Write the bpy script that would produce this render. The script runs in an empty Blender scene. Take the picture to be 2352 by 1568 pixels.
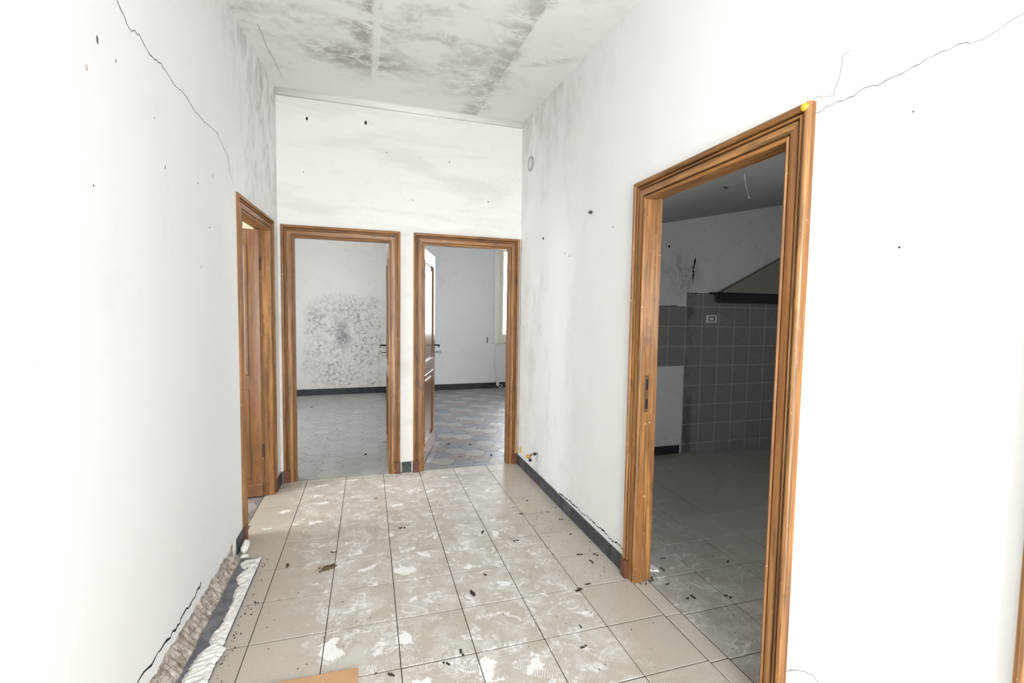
import bpy, bmesh, math, random
from mathutils import Vector, Matrix

# ------------------------------------------------------------------ camera, sky, exposure
U = 0.30                      # one floor tile = 30 cm; layout below is in tile units
CM = 1.0 / 30.0               # one centimetre in tile units
scene = bpy.context.scene
COL = scene.collection

cam_d = bpy.data.cameras.new('camera'); cam = bpy.data.objects.new('camera', cam_d); COL.objects.link(cam)
_r = Vector((0.95568, -0.29402, 0.01519)); _u = Vector((0.00325, 0.06212, 0.99806)); _f = Vector((0.2944, 0.95378, -0.06033))
cam.matrix_world = Matrix(((_r.x, _u.x, -_f.x, 0.4833), (_r.y, _u.y, -_f.y, -2.6823), (_r.z, _u.z, -_f.z, 1.3908), (0, 0, 0, 1)))
cam_d.sensor_width = 36; cam_d.lens = 16.335; cam_d.clip_start = 0.02
scene.camera = cam

SKY = 9.0
world = bpy.data.worlds.new('world'); scene.world = world; world.use_nodes = True
bg = world.node_tree.nodes['Background']
bg.inputs[0].default_value = (0.93, 0.965, 1.0, 1); bg.inputs[1].default_value = SKY

vs = scene.view_settings
vs.view_transform = 'Standard'; vs.look = 'None'; vs.gamma = 1; vs.use_curve_mapping = False
vs.exposure = 1.05

def portal(loc, size, rot):
    l = bpy.data.lights.new('daylight_portal', 'AREA'); l.shape = 'RECTANGLE'
    l.size = size[0] * U; l.size_y = size[1] * U; l.cycles.is_portal = True
    o = bpy.data.objects.new('daylight_portal', l); COL.objects.link(o)
    o.location = Vector(loc) * U; o.rotation_euler = rot
PI = math.pi
portal((2.8, -14.2, 4.0), (4.4, 7.6), (PI/2, 0, 0))            # balcony door behind the viewer, shining +y
portal((10.6, 19.05, 5.7), (2.8, 6.0), (-PI/2, 0, 0))           # right back room window, shining -y
portal((-7.2, 10.5, 5.2), (3.0, 4.4), (PI/2, 0, -PI/2))         # left back room, side window
portal((13.2, 10.5, 5.0), (2.4, 4.0), (PI/2, 0, PI/2))          # right back room, side window
portal((11.0, -9.2, 5.0), (2.0, 2.2), (PI/2, 0, 0))             # small unseen kitchen opening, added to lift the dark room
portal((-7.2, 1.0, 5.0), (2.6, 5.0), (PI/2, 0, -PI/2))          # left side room window, shining +x

# ------------------------------------------------------------------ node helpers
class S:
    """socket wrapper with arithmetic"""
    def __init__(s, nt, sock): s.nt = nt; s.k = sock
    def _m(s, op, b=None, c=None):
        n = s.nt.nodes.new('ShaderNodeMath'); n.operation = op
        for i, v in enumerate((s, b, c)):
            if v is None: continue
            if isinstance(v, S): s.nt.links.new(v.k, n.inputs[i])
            else: n.inputs[i].default_value = v
        return S(s.nt, n.outputs[0])
    def __add__(s, o): return s._m('ADD', o)
    def __sub__(s, o): return s._m('SUBTRACT', o)
    def __mul__(s, o): return s._m('MULTIPLY', o)
    __radd__ = __add__; __rmul__ = __mul__
    def __truediv__(s, o): return s._m('DIVIDE', o)
    def max(s, o): return s._m('MAXIMUM', o)
    def min(s, o): return s._m('MINIMUM', o)
    def abs(s): return s._m('ABSOLUTE')
    def sin(s): return s._m('SINE')
    def gt(s, o): return s._m('GREATER_THAN', o)
    def ss(s, a, b, lo=0.0, hi=1.0):
        """smooth ramp: a -> lo, b -> hi (a may be > b)"""
        n = s.nt.nodes.new('ShaderNodeMapRange'); n.interpolation_type = 'SMOOTHSTEP'
        if a > b: a, b, lo, hi = b, a, hi, lo
        s.nt.links.new(s.k, n.inputs['Value'])
        n.inputs['From Min'].default_value = a; n.inputs['From Max'].default_value = b
        n.inputs['To Min'].default_value = lo; n.inputs['To Max'].default_value = hi
        return S(s.nt, n.outputs[0])

class G:
    def __init__(g, nt): g.nt = nt
    def node(g, t): return g.nt.nodes.new(t)
    def link(g, a, b): g.nt.links.new(a.k if isinstance(a, S) else a, b)
    def pos(g):
        return S(g.nt, g.node('ShaderNodeNewGeometry').outputs['Position'])
    def attr(g, name):
        n = g.node('ShaderNodeAttribute'); n.attribute_name = name; return S(g.nt, n.outputs['Vector'])
    def xyz(g, v):
        n = g.node('ShaderNodeSeparateXYZ'); g.link(v, n.inputs[0]); return [S(g.nt, o) for o in n.outputs]
    def comb(g, x, y, z=0.0):
        n = g.node('ShaderNodeCombineXYZ')
        for i, v in enumerate((x, y, z)):
            if isinstance(v, S): g.link(v, n.inputs[i])
            else: n.inputs[i].default_value = v
        return S(g.nt, n.outputs[0])
    def scalev(g, v, s):
        n = g.node('ShaderNodeVectorMath'); n.operation = 'MULTIPLY'; g.link(v, n.inputs[0]); n.inputs[1].default_value = s
        return S(g.nt, n.outputs[0])
    def vop(g, op, a, b):
        n = g.node('ShaderNodeVectorMath'); n.operation = op; g.link(a, n.inputs[0])
        if isinstance(b, S): g.link(b, n.inputs[1])
        elif b is not None: n.inputs[1].default_value = b
        return S(g.nt, n.outputs['Value'] if op == 'LENGTH' else n.outputs[0])
    def noise(g, v, scale, detail=5, rough=.55, dist=0.0, color=False):
        n = g.node('ShaderNodeTexNoise'); g.link(v, n.inputs['Vector'])
        n.inputs['Scale'].default_value = scale; n.inputs['Detail'].default_value = min(detail, 5.5)
        n.inputs['Roughness'].default_value = rough; n.inputs['Distortion'].default_value = dist
        return S(g.nt, n.outputs['Color' if color else 'Fac'])
    def mapping(g, v, loc, rotz, scale):
        n = g.node('ShaderNodeMapping'); n.vector_type = 'TEXTURE'; g.link(v, n.inputs[0])
        n.inputs[1].default_value = loc; n.inputs[2].default_value = (0, 0, rotz); n.inputs[3].default_value = scale
        return S(g.nt, n.outputs[0])
    def blob(g, v, loc, rotz, scale, soft=.55):
        return g.vop('LENGTH', g.mapping(v, loc, rotz, scale), None).ss(1.0, soft)
    def mix(g, fac, a, b):
        n = g.node('ShaderNodeMix'); n.data_type = 'RGBA'
        if isinstance(fac, S): g.link(fac, n.inputs['Factor'])
        else: n.inputs['Factor'].default_value = fac
        for sock, v in ((n.inputs[6], a), (n.inputs[7], b)):
            if isinstance(v, S): g.link(v, sock)
            else: sock.default_value = (*v, 1)
        return S(g.nt, n.outputs[2])
    def rnd(g):
        return S(g.nt, g.node('ShaderNodeObjectInfo').outputs['Random'])

def srgb(r, g, b):
    f = lambda c: (c/255/12.92) if c/255 <= .04045 else ((c/255+.055)/1.055)**2.4
    return (f(r), f(g), f(b))

def make_mat(name, fn):
    m = bpy.data.materials.new(name); m.use_nodes = True; nt = m.node_tree
    b = nt.nodes['Principled BSDF']; g = G(nt)
    d = fn(g)
    c = d['color']
    if isinstance(c, S): nt.links.new(c.k, b.inputs['Base Color'])
    else: b.inputs['Base Color'].default_value = (*c, 1)
    r = d.get('rough', .6)
    if isinstance(r, S): nt.links.new(r.k, b.inputs['Roughness'])
    else: b.inputs['Roughness'].default_value = r
    b.inputs['Metallic'].default_value = d.get('metal', 0)
    b.inputs['Specular IOR Level'].default_value = d.get('spec', .5)
    if 'coat' in d:
        b.inputs['Coat Weight'].default_value = d['coat']; b.inputs['Coat Roughness'].default_value = d.get('coat_rough', .2)
    if 'bump' in d:
        n = nt.nodes.new('ShaderNodeBump'); n.inputs['Strength'].default_value = d.get('bump_s', .3)
        n.inputs['Distance'].default_value = d.get('bump_d', .004)
        nt.links.new(d['bump'].k, n.inputs['Height']); nt.links.new(n.outputs[0], b.inputs['Normal'])
    return m

M = {}
# ---- plaster: off-white limewash with grime; extra(g,P,x,y,z) returns a stain mask 0..1
def plaster(name, base, grime_col, amt=.35, extra=None, lo=.45, hi=.75, rough=.85, streak=False):
    def fn(g):
        P = g.pos(); x, y, z = g.xyz(P)
        Q = g.scalev(P, (1, 1, .6)) if streak else P
        n1 = g.noise(Q, 1.7, 6, .6, .6); n2 = g.noise(Q, 6.5, 6, .65, .8); n3 = g.noise(P, 45, 3, .6)
        mask = n1.ss(lo, hi) * n2.ss(.35, .7) * amt
        if extra: mask = mask.max(extra(g, P, x, y, z, n1, n2, n3))
        speck = g.noise(P, 130, 2, .5).ss(.70, .78) * n1.ss(.45, .6) * .25
        c = g.mix(mask.max(speck), base, grime_col)
        return dict(color=c, rough=rough, bump=g.noise(P, 7, 4, .6), bump_s=.3, bump_d=.004, spec=.25)
    M[name] = make_mat(name, fn)

def st_left(g, P, x, y, z, n1, n2, n3):
    near_corner = y.ss(-.2, 1.3) * z.ss(.8, 2.6)
    veins = (g.noise(g.scalev(P, (1, 1.6, .6)), 3.2, 5, .55, 1.2) - .5).abs().ss(.05, .0)
    band = z.ss(2.65, 3.08) * y.ss(-.9, .9)
    return (veins * .3 * n2.ss(.35, .6) + n2.ss(.42, .72) * .28) * near_corner + band * n2.ss(.32, .62) * .36
def st_back(g, P, x, y, z, n1, n2, n3):
    hb = g.noise(g.scalev(P, (.5, 1, 2.2)), 2.2, 6, .6, .5)
    edge = (g.noise(P, 2.2, 6, .6, .6) - .52).abs().ss(.02, .0) * .10
    return hb.ss(.46, .70) * .30 + edge * n2.ss(.4, .6) + n3.ss(.6, .72) * x.ss(1.3, 1.75) * .2
def st_right(g, P, x, y, z, n1, n2, n3):
    corner = y.ss(-.7, 1.3)
    v = g.noise(g.scalev(P, (1, 1.5, .7)), 2.4, 7, .66, .3)
    low = z.ss(1.0, 0.2) * corner
    top = z.ss(2.5, 3.05) * y.ss(-1.0, 1.2)
    valve = g.blob(P, (1.8, .86, .14), 0, (.3, .10, .17), .2) * g.noise(g.scalev(P, (1, 2, .6)), 22, 4, .6, 1).ss(.5, .62)
    return (v.ss(.42, .7) * corner * .3 + low * n2.ss(.45, .7) * .2 + top * n2.ss(.4, .65) * .35).max(valve * .7)
def st_ceil(g, P, x, y, z, n1, n2, n3):
    W = g.noise(P, 3.0, 4, .6, 0, color=True)
    wx = x + (g.noise(P, 4.5, 5, .6) - .5) * .22
    fine = g.noise(g.scalev(P, (.8, 1, 1)), 10, 8, .74, .25)
    big = g.noise(g.scalev(P, (.8, 1, 1)), 2.6, 6, .65, .4)
    base = big.ss(.42, .62) * fine.ss(.36, .62) * .5
    zone = y.ss(1.22, .7) * y.ss(-1.6, -.1, .55, 1)
    # dark band left of an old pipe chase, pale repair line to its right
    A = (wx - .475).abs().ss(.10, .01) * fine.ss(.34, .58) * y.ss(1.15, .6) * .75
    pale = (x + (fine - .5) * .10 - .535).abs().ss(.032, .012)
    # long joint, dirt on one side only
    xb = x - 1.375 - (g.noise(P, 3, 3, .6) - .5) * .05
    B = xb.ss(-.26, -.005) * xb.ss(.02, .0) * fine.ss(.34, .6) * .62
    blot = g.blob(g.comb(wx, y, 0), (.42, .66, 0), .15, (.62, .30, 1), .1) * fine.ss(.34, .58) * .8
    blot2 = g.blob(g.comb(wx, y, 0), (1.25, .80, 0), -.5, (.40, .34, 1), .1) * fine.ss(.36, .6) * .55
    blot3 = g.blob(g.comb(wx, y, 0), (1.35, 1.18, 0), 0, (.22, .14, 1), .1) * fine.ss(.36, .6) * .55
    br = g.blob(g.comb(x, y + (fine - .5) * .2, 0), (1.60, .28, 0), -.55, (.26, .07, 1), .1) * fine.ss(.36, .58) * .5
    clean = x.ss(1.40, 1.46, 1, .35)
    m = (base * zone * clean).max(A).max(B).max(blot).max(blot2).max(blot3).max(br)
    return m * (pale * fine.ss(.35, .5) * -.85 + 1.0)
def st_mould(g, P, x, y, z, n1, n2, n3):
    fine = g.noise(P, 21, 7, .82, .1); med = g.noise(P, 3.6, 5, .7, .2)
    W = g.noise(P, 5, 5, .65, 0)
    Q = g.comb(x + (W - .5) * .3, z + (W - .5) * .35, 0)
    qx, qz, _ = g.xyz(g.mapping(Q, (.14, .84, 0), 0, (.66, .80, 1)))
    q4 = qx * qx * qx * qx + qz * qz * qz * qz
    big = q4.ss(1.5, .35)
    core = g.blob(Q, (.07, 1.00, 0), .3, (.20, .42, 1), .05)
    arch = g.blob(Q, (.1, 1.40, 0), 0, (.52, .18, 1), .1)
    return (big * (fine.ss(.42, .70) * med.ss(.34, .62) * .8 + fine.ss(.3, .7) * .22)).max(core * fine.ss(.3, .55) * .85).max(arch * fine.ss(.36, .6) * .55).max(n2.ss(.5, .75) * .12)
def st_kit(g, P, x, y, z, n1, n2, n3):
    return (g.blob(P, (3.45, 1.26, 1.82), 0, (.35, 1, .35), .1) * g.noise(P, 6, 6, .7, 1).ss(.4, .65) * .55).max(n2.ss(.5, .75) * .2)

WHITE = (.83, .83, .815)
plaster('plaster_left', WHITE, (.36, .345, .31), .12, st_left, streak=True)
plaster('plaster_back', (.79, .78, .745), (.50, .475, .42), .10, st_back)
plaster('plaster_right', WHITE, (.40, .375, .335), .06, st_right, streak=True)
plaster('plaster_ceiling', (.81, .805, .77), (.29, .27, .24), .05, st_ceil)
plaster('plaster_mould', (.745, .72, .675), (.17, .155, .15), .12, st_mould)
plaster('plaster_room', (.72, .725, .72), (.42, .42, .42), .25)
plaster('plaster_cream', (.78, .72, .56), (.45, .42, .36), .2)
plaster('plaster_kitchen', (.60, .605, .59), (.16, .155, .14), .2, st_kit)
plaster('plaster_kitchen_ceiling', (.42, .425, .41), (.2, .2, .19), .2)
plaster('plaster_hood', (.25, .235, .195), (.12, .11, .09), .5)

def fn_wood(tone):
    def fn(g):
        v = g.attr('grain'); a, b, l = g.xyz(v)
        st = g.noise(g.comb(a, b, l * .02), 190, 4, .6, .05)
        st2 = g.noise(g.comb(a, b, l * .05), 42, 4, .6, .1)
        band = g.noise(g.comb(a, b, l * .012), 60, 2, .5)
        wear = g.noise(g.comb(a, b, l * .35), 13, 6, .7, .3)
        k = lambda *c: tuple(x * tone for x in srgb(*c))
        c = g.mix(st.ss(.36, .66), k(152, 106, 58), k(96, 64, 34))
        c = g.mix(st2.ss(.48, .68) * .7, c, k(186, 136, 78))
        c = g.mix(band.ss(.5, .6) * .5, c, k(146, 92, 50))
        c = g.mix(wear.ss(.54, .70) * .6, c, k(74, 54, 34))
        c = g.mix(wear.ss(.40, .30) * .45, c, k(190, 140, 84))
        chips = g.noise(v, 62, 3, .5).ss(.71, .73) * g.noise(v, 5, 2, .5).ss(.48, .58)
        c = g.mix(chips, c, srgb(222, 205, 178))
        return dict(color=c, rough=st.ss(.3, .7, .34, .55), bump=st, bump_s=.2, bump_d=.002, coat=.15, coat_rough=.3)
    return fn
M['wood'] = make_mat('old_varnished_wood', fn_wood(1.0))
M['wood_dark'] = make_mat('dark_varnished_wood', fn_wood(.62))
def fn_leaf(g):
    v = g.attr('grain'); a, b, l = g.xyz(v)
    st = g.noise(g.comb(a, b, l * .04), 110, 5, .65, .4); wear = g.noise(v, 4, 6, .7, .6)
    c = g.mix(st.ss(.35, .7), srgb(136, 90, 50), srgb(100, 64, 36))
    c = g.mix(wear.ss(.5, .7) * .5, c, srgb(88, 70, 52))
    return dict(color=c, rough=.28, bump=st, bump_s=.12, bump_d=.002, coat=.6, coat_rough=.15)
M['leaf'] = make_mat('door_leaf_varnish', fn_leaf)
def fn_plinth(g):
    v = g.attr('grain'); n = g.noise(v, 14, 6, .7, .5); k = g.noise(v, 40, 4, .6)
    c = g.mix(n.ss(.4, .7), srgb(112, 66, 44), srgb(76, 47, 32))
    return dict(color=g.mix(k.ss(.68, .72), c, srgb(210, 196, 180)), rough=.5, bump=n, bump_s=.3)
M['plinth'] = make_mat('red_brown_plinth', fn_plinth)

def fn_slate(g):
    P = g.pos(); n = g.noise(P, 9, 6, .65, .5); s = g.noise(P, 60, 3, .6)
    c = g.mix(n.ss(.35, .7), srgb(44, 48, 51), srgb(82, 86, 88))
    c = g.mix(s.ss(.68, .74) * .7, c, srgb(176, 172, 165))
    return dict(color=c, rough=.45, bump=n, bump_s=.2)
M['slate_dark'] = make_mat('dark_skirting', lambda g: dict(color=g.mix(g.noise(g.pos(), 9, 5, .6).ss(.35, .7), srgb(24, 26, 28), srgb(46, 49, 51)), rough=.5))
M['slate'] = make_mat('black_slate', fn_slate)
def fn_slateback(g):
    P = g.pos(); n = g.noise(P, 18, 6, .65, .5)
    return dict(color=g.mix(n.ss(.35, .7), srgb(98, 98, 106), srgb(132, 132, 138)), rough=.7, bump=n, bump_s=.2)
M['slate_back'] = make_mat('grey_slate_back', fn_slateback)
def fn_mortar(g):
    P = g.pos(); n = g.noise(P, 28, 6, .65, .5); r = g.noise(P, 34, 4, .6, 1.5)
    c = g.mix(n.ss(.35, .7), (.84, .82, .79), (.66, .63, .58))
    c = g.mix(r.ss(.66, .72) * .7, c, srgb(186, 128, 96)); c = g.mix(g.noise(P, 55, 3, .5).ss(.70, .74), c, srgb(70, 62, 55))
    return dict(color=c, rough=.9, bump=n, bump_s=.5, bump_d=.006)
M['mortar'] = make_mat('white_mortar', fn_mortar)
def fn_rubble(g):
    P = g.pos(); Q = g.scalev(P, (1, .7, 1.6)); n = g.noise(Q, 26, 8, .7, .4); k = g.noise(Q, 60, 5, .65, .6)
    c = g.mix(n.ss(.36, .66), srgb(206, 198, 188), srgb(142, 130, 118))
    c = g.mix(k.ss(.60, .68) * .7, c, srgb(84, 72, 62)); c = g.mix(k.ss(.40, .32) * .6, c, srgb(212, 208, 202))
    return dict(color=c, rough=.95, bump=n + k, bump_s=.8, bump_d=.012)
M['rubble'] = make_mat('crumbling_render', fn_rubble)
M['crack'] = make_mat('crack_shadow', lambda g: dict(color=srgb(96, 90, 84), rough=1))
M['hole'] = make_mat('dark_hole', lambda g: dict(color=srgb(34, 31, 29), rough=1))
M['chip'] = make_mat('plaster_chip', lambda g: dict(color=(.55, .53, .5), rough=1))
M['grout'] = make_mat('dark_grout', lambda g: dict(color=srgb(78, 70, 61), rough=.95))
M['grout_pale'] = make_mat('pale_grout', lambda g: dict(color=(.42, .42, .41), rough=.95))

# ---- glazed floor tile with plaster dust
BLOBS = [(4.65,1.83,.13,.09,-.7,.95),(4.15,.19,.07,.3,.2,.8),(4.52,2.66,.13,.08,.3,.7),(2.87,.46,.2,.1,.9,.75),(1.15,-2.36,.2,.34,.5,.95),
 (2.06,-2.44,.2,.3,.3,.95),(1.58,-.42,.26,.15,.1,.8),(2.22,-.65,.3,.16,-.2,.85),(3.33,-.84,.24,.2,.5,.7),(.41,4.06,.36,.1,.2,.8),(.94,3.46,.22,.12,.3,.8),
 (.38,3.31,.2,.12,.0,.8),(.56,2.93,.24,.1,.4,.75),(1.12,4.21,.36,.12,.2,.8),(.09,1.78,.3,.18,.2,.45),(.44,1.79,.34,.16,.4,.5),(2.06,.83,.22,.14,.5,.7),
 (1.38,.19,.3,.18,.1,.5),(3.34,-.18,.26,.1,.6,.5),(3.07,-.28,.16,.1,.2,.7),(3.76,-1.53,.25,.14,-.4,.55),(3.69,-3.38,.1,.36,-.3,.9),(3.07,-3.36,.2,.26,.2,.9),
 (3.25,-2.91,.13,.1,.2,.5),(3.62,-2.28,.26,.3,.2,.45),(2.32,-1.57,.08,.16,.3,.6),(4.84,-2.68,.36,.26,.3,.45),(5.12,-2.86,.34,.16,-.6,.4),
 (2.57,-.23,.3,.08,-.7,.55),(4.21,.99,.26,.1,.9,.7),(6.66,-3.0,.24,.16,.2,.5),(-.2,2.54,.34,.12,.2,.55),(-.55,1.79,.26,.06,.1,.6),
 (2.27,-3.28,.2,.12,.4,.7),(2.9,1.35,.24,.1,.5,.5),(2.25,2.3,.3,.12,.4,.55),(3.1,3.0,.4,.1,.5,.5),(3.6,3.9,.35,.1,.3,.5)]
def fn_tile(dusty, tint, band=None):
    def fn(g):
        P = g.pos(); x, y, z = g.xyz(P)
        n1 = g.noise(P, 1.6, 4, .55, .6); n2 = g.noise(P, 8, 7, .68, .5); n3 = g.noise(P, 34, 6, .72, .3); n4 = g.noise(P, 150, 3, .6)
        base = g.mix(g.rnd(), tuple(c * tint for c in srgb(186, 179, 167)), tuple(c * tint for c in srgb(194, 187, 176)))
        base = g.mix(n4.ss(.35, .7) * .35, base, tuple(c * tint for c in srgb(160, 152, 139)))
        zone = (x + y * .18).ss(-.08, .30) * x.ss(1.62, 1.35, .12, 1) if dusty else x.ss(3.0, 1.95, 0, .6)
        # films and streaks of dust
        film = n2.ss(.42, .64) * zone * .28
        w = g.noise(P, 9, 4, .6, 0, color=True)
        Pd = g.vop('ADD', P, g.scalev(g.vop('SUBTRACT', w, (.5, .5, .5)), (.17, .17, 0)))
        Pd = g.scalev(Pd, (1, 1, 0))
        sm = g.noise(g.scalev(Pd, (1, 1.7, 1)), 8, 6, .66, .5)
        sm2 = g.noise(g.scalev(Pd, (2.2, 1, 1)), 15, 6, .68, .2)
        smear = (sm.ss(.54, .63) * n3.ss(.36, .56)).max(sm2.ss(.57, .65) * n3.ss(.38, .55) * .8) * zone * .9
        dust = film.max(smear)
        # shoe prints: one per cell, random heading, tread bars
        vo = g.node('ShaderNodeTexVoronoi'); vo.voronoi_dimensions = '2D'; vo.inputs['Scale'].default_value = 5.2; g.link(P, vo.inputs['Vector'])
        cell = S(g.nt, vo.outputs['Position']); col = g.xyz(S(g.nt, vo.outputs['Color']))
        vr = g.node('ShaderNodeVectorRotate'); vr.rotation_type = 'Z_AXIS'
        g.link(g.vop('SUBTRACT', P, cell), vr.inputs['Vector']); g.link(col[0] * 6.28, vr.inputs['Angle'])
        lx, ly, _ = g.xyz(S(g.nt, vr.outputs[0]))
        e = g.vop('LENGTH', g.comb(lx / .042, ly / .115, 0), None)
        tread = ((ly + lx * lx * 6.0) * 640.0).sin().ss(-.2, .5)
        shoe = e.ss(1.0, .85) * tread * n3.ss(.38, .58) * col[1].gt(.35)
        rim = (e - .96).abs().ss(.10, .03) * n2.ss(.45, .58) * col[2].gt(.55)
        arc = (g.vop('LENGTH', g.comb(lx + .03, ly - .02, 0), None) - .045).abs().ss(.008, .002) * lx.gt(0) * col[2].ss(.5, .55)
        dust = dust.max((shoe * .7).max(rim * .7).max(arc * .75) * zone)
        if dusty:
            tot = None
            for bx, by, rx, ry, an, am in [b for b in BLOBS if band[0] - .45 < b[1] < band[1] + .45]:
                q = g.blob(Pd, (bx*U, by*U, 0), an, (rx*U*1.15, ry*U*1.15, 1), .0) * am
                tot = q if tot is None else tot.max(q)
            ed = (n3 - .5) * 1.1 + (n2 - .5) * 1.3
            dust = dust.max((tot + ed).ss(.30, .50) * tot.ss(.05, .25) * .95)
        c = g.mix(dust, base, (.88, .87, .85))
        dirt = n3.ss(.58, .72) * n1.ss(.42, .6) * .5
        c = g.mix(dirt, c, srgb(112, 102, 90))
        scuff = g.noise(g.scalev(P, (1, .5, 1)), 70, 4, .7, .5).ss(.66, .74) * n2.ss(.5, .6) * .5
        c = g.mix(scuff, c, srgb(92, 84, 74))
        if dusty:
            yel = g.blob(Pd, (.24, -.07, 0), .5, (.10, .06, 1), .1)
            c = g.mix(yel * .5, c, srgb(150, 128, 72))
        return dict(color=c, rough=(dust * .4 + .38), bump=n4, bump_s=.04, bump_d=.002, spec=.4)
    return fn
BANDS = [(-9, -3), (-3, -2), (-2, -1), (-1, 0), (0, 2), (2, 4), (4, 5)]
for _k, _b in enumerate(BANDS): M['tile%d' % _k] = make_mat('grey_beige_floor_tile', fn_tile(True, 1.0, _b))
def tile_mat(y): return 'tile%d' % next(k for k, b in enumerate(BANDS) if b[0] <= y < b[1])
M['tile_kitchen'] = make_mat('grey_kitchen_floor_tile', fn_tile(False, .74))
def fn_ktile(g):
    P = g.pos(); n = g.noise(P, 60, 5, .7, .5); m = g.noise(P, 4, 4, .6)
    c = g.mix(n.ss(.35, .7), srgb(116, 115, 113), srgb(138, 137, 134)); c = g.mix(g.rnd() * .35, c, srgb(112, 112, 114))
    band = g.xyz(P)[0]
    c = g.mix((band - 3.57).abs().ss(.07, .03) * m.ss(.4, .6) * .7, c, srgb(74, 72, 68))
    return dict(color=c, rough=.45, bump=n, bump_s=.1)
M['ktile'] = make_mat('grey_wall_tile', fn_ktile)
def fn_hex(c1, c2):
    def fn(g):
        P = g.pos(); n = g.noise(P, 40, 6, .7, .6); m = g.noise(P, 7, 6, .7, 1.5)
        c = g.mix(n.ss(.35, .7), c1, c2); c = g.mix(g.rnd() * .5, c, tuple(v * .8 for v in c2)); c = g.mix(m.ss(.52, .68) * .45, c, (.52, .51, .49))
        c = g.mix(g.noise(P, 24, 4, .6, 1).ss(.66, .73) * .6, c, srgb(92, 88, 84))
        return dict(color=c, rough=m.ss(.35, .65, .30, .5), bump=n, bump_s=.1, spec=.5)
    return fn
M['hex0'] = make_mat('pale_hex_tile', fn_hex(srgb(172, 170, 167), srgb(158, 157, 155)))
M['hex1'] = make_mat('rosy_hex_tile', fn_hex(srgb(150, 141, 138), srgb(138, 131, 129)))
M['hex2'] = make_mat('blue_grey_hex_tile', fn_hex(srgb(138, 140, 146), srgb(126, 129, 136)))
M['hex3'] = make_mat('warm_grey_hex_tile', fn_hex(srgb(178, 176, 173), srgb(164, 162, 160)))

def plain(name, c, rough=.5, metal=0, nscale=60, var=.25, spec=.5):
    def fn(g):
        P = g.pos(); n = g.noise(P, nscale, 4, .6)
        return dict(color=g.mix(n.ss(.35, .7) * var, c, tuple(v * .55 for v in c)), rough=rough, metal=metal, spec=spec)
    M[name] = make_mat(name, fn)
plain('iron', (.02, .019, .018), .4, .6); plain('steel', (.38, .38, .39), .25, 1); plain('rust', srgb(92, 70, 52), .7, .2)
plain('brass', srgb(206, 146, 62), .35, .4); plain('foam', srgb(222, 190, 120), .9, 0, 40, .6); plain('white_plastic', (.72, .72, .70), .35)
plain('grey_plastic', (.36, .36, .35), .4); plain('black_plastic', (.02, .02, .02), .35); plain('cream_paint', srgb(226, 220, 200), .4, 0, 30, .12)
plain('debris', srgb(54, 44, 34), .95, 0, 120, .7); plain('leaf_litter', srgb(104, 92, 58), .9, 0, 120, .8); plain('board', srgb(198, 156, 114), .6, 0, 8, .3)
plain('board_edge', srgb(150, 104, 66), .8); plain('web', (.75, .75, .75), .8); plain('yellow', srgb(224, 176, 40), .5); plain('white_paint', (.82, .82, .80), .5)
plain('cable', (.66, .65, .62), .5)
def fn_glass():
    m = bpy.data.materials.new('window_glass'); m.use_nodes = True; nt = m.node_tree; nt.nodes.clear()
    o = nt.nodes.new('ShaderNodeOutputMaterial'); mx = nt.nodes.new('ShaderNodeMixShader'); t = nt.nodes.new('ShaderNodeBsdfTransparent')
    gl = nt.nodes.new('ShaderNodeBsdfGlossy'); gl.inputs['Roughness'].default_value = .02; fr = nt.nodes.new('ShaderNodeFresnel')
    fr.inputs[0].default_value = 1.45
    nt.links.new(fr.outputs[0], mx.inputs[0]); nt.links.new(t.outputs[0], mx.inputs[1]); nt.links.new(gl.outputs[0], mx.inputs[2]); nt.links.new(mx.outputs[0], o.inputs[0])
    return m
M['glass'] = fn_glass()

# ------------------------------------------------------------------ mesh helpers (tile units in, metres out)
R_ = random.Random(7)
def from_bm(name, bm, mat, parent=None, smooth=False, grain=None, loc=None, rz=0.0):
    bmesh.ops.recalc_face_normals(bm, faces=bm.faces[:])
    me = bpy.data.meshes.new(name)
    for v in bm.verts: v.co *= U
    bm.to_mesh(me); bm.free()
    for k in (mat if isinstance(mat, (list, tuple)) else [mat]): me.materials.append(M[k])
    if smooth:
        for p in me.polygons: p.use_smooth = True
    if grain is not None:
        at = me.attributes.new('grain', 'FLOAT_VECTOR', 'POINT')
        off = (R_.random() * 7, R_.random() * 7, R_.random() * 7); ax = 'xyz'.index(grain); ot = [i for i in range(3) if i != ax]
        for i, v in enumerate(me.vertices):
            at.data[i].vector = (v.co[ot[0]] + off[0], v.co[ot[1]] + off[1], v.co[ax] + off[2])
    o = bpy.data.objects.new(name, me); COL.objects.link(o)
    if parent: o.parent = parent
    if loc is not None: o.location = Vector(loc) * U
    o.rotation_euler[2] = rz
    return o
def box(bm, x0, x1, y0, y1, z0, z1, bev=0.0):
    vs = [bm.verts.new((x, y, z)) for x in (x0, x1) for y in (y0, y1) for z in (z0, z1)]
    fs = [bm.faces.new([vs[i] for i in q]) for q in ((0,1,3,2),(4,6,7,5),(0,4,5,1),(2,3,7,6),(0,2,6,4),(1,5,7,3))]
    if bev:
        es = list({e for f in fs for e in f.edges})
        bmesh.ops.bevel(bm, geom=es, offset=bev, segments=1, affect='EDGES')
def boxo(name, b, mat, parent=None, bev=0.0, **k):
    bm = bmesh.new(); box(bm, *b, bev); return from_bm(name, bm, mat, parent, **k)
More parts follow.
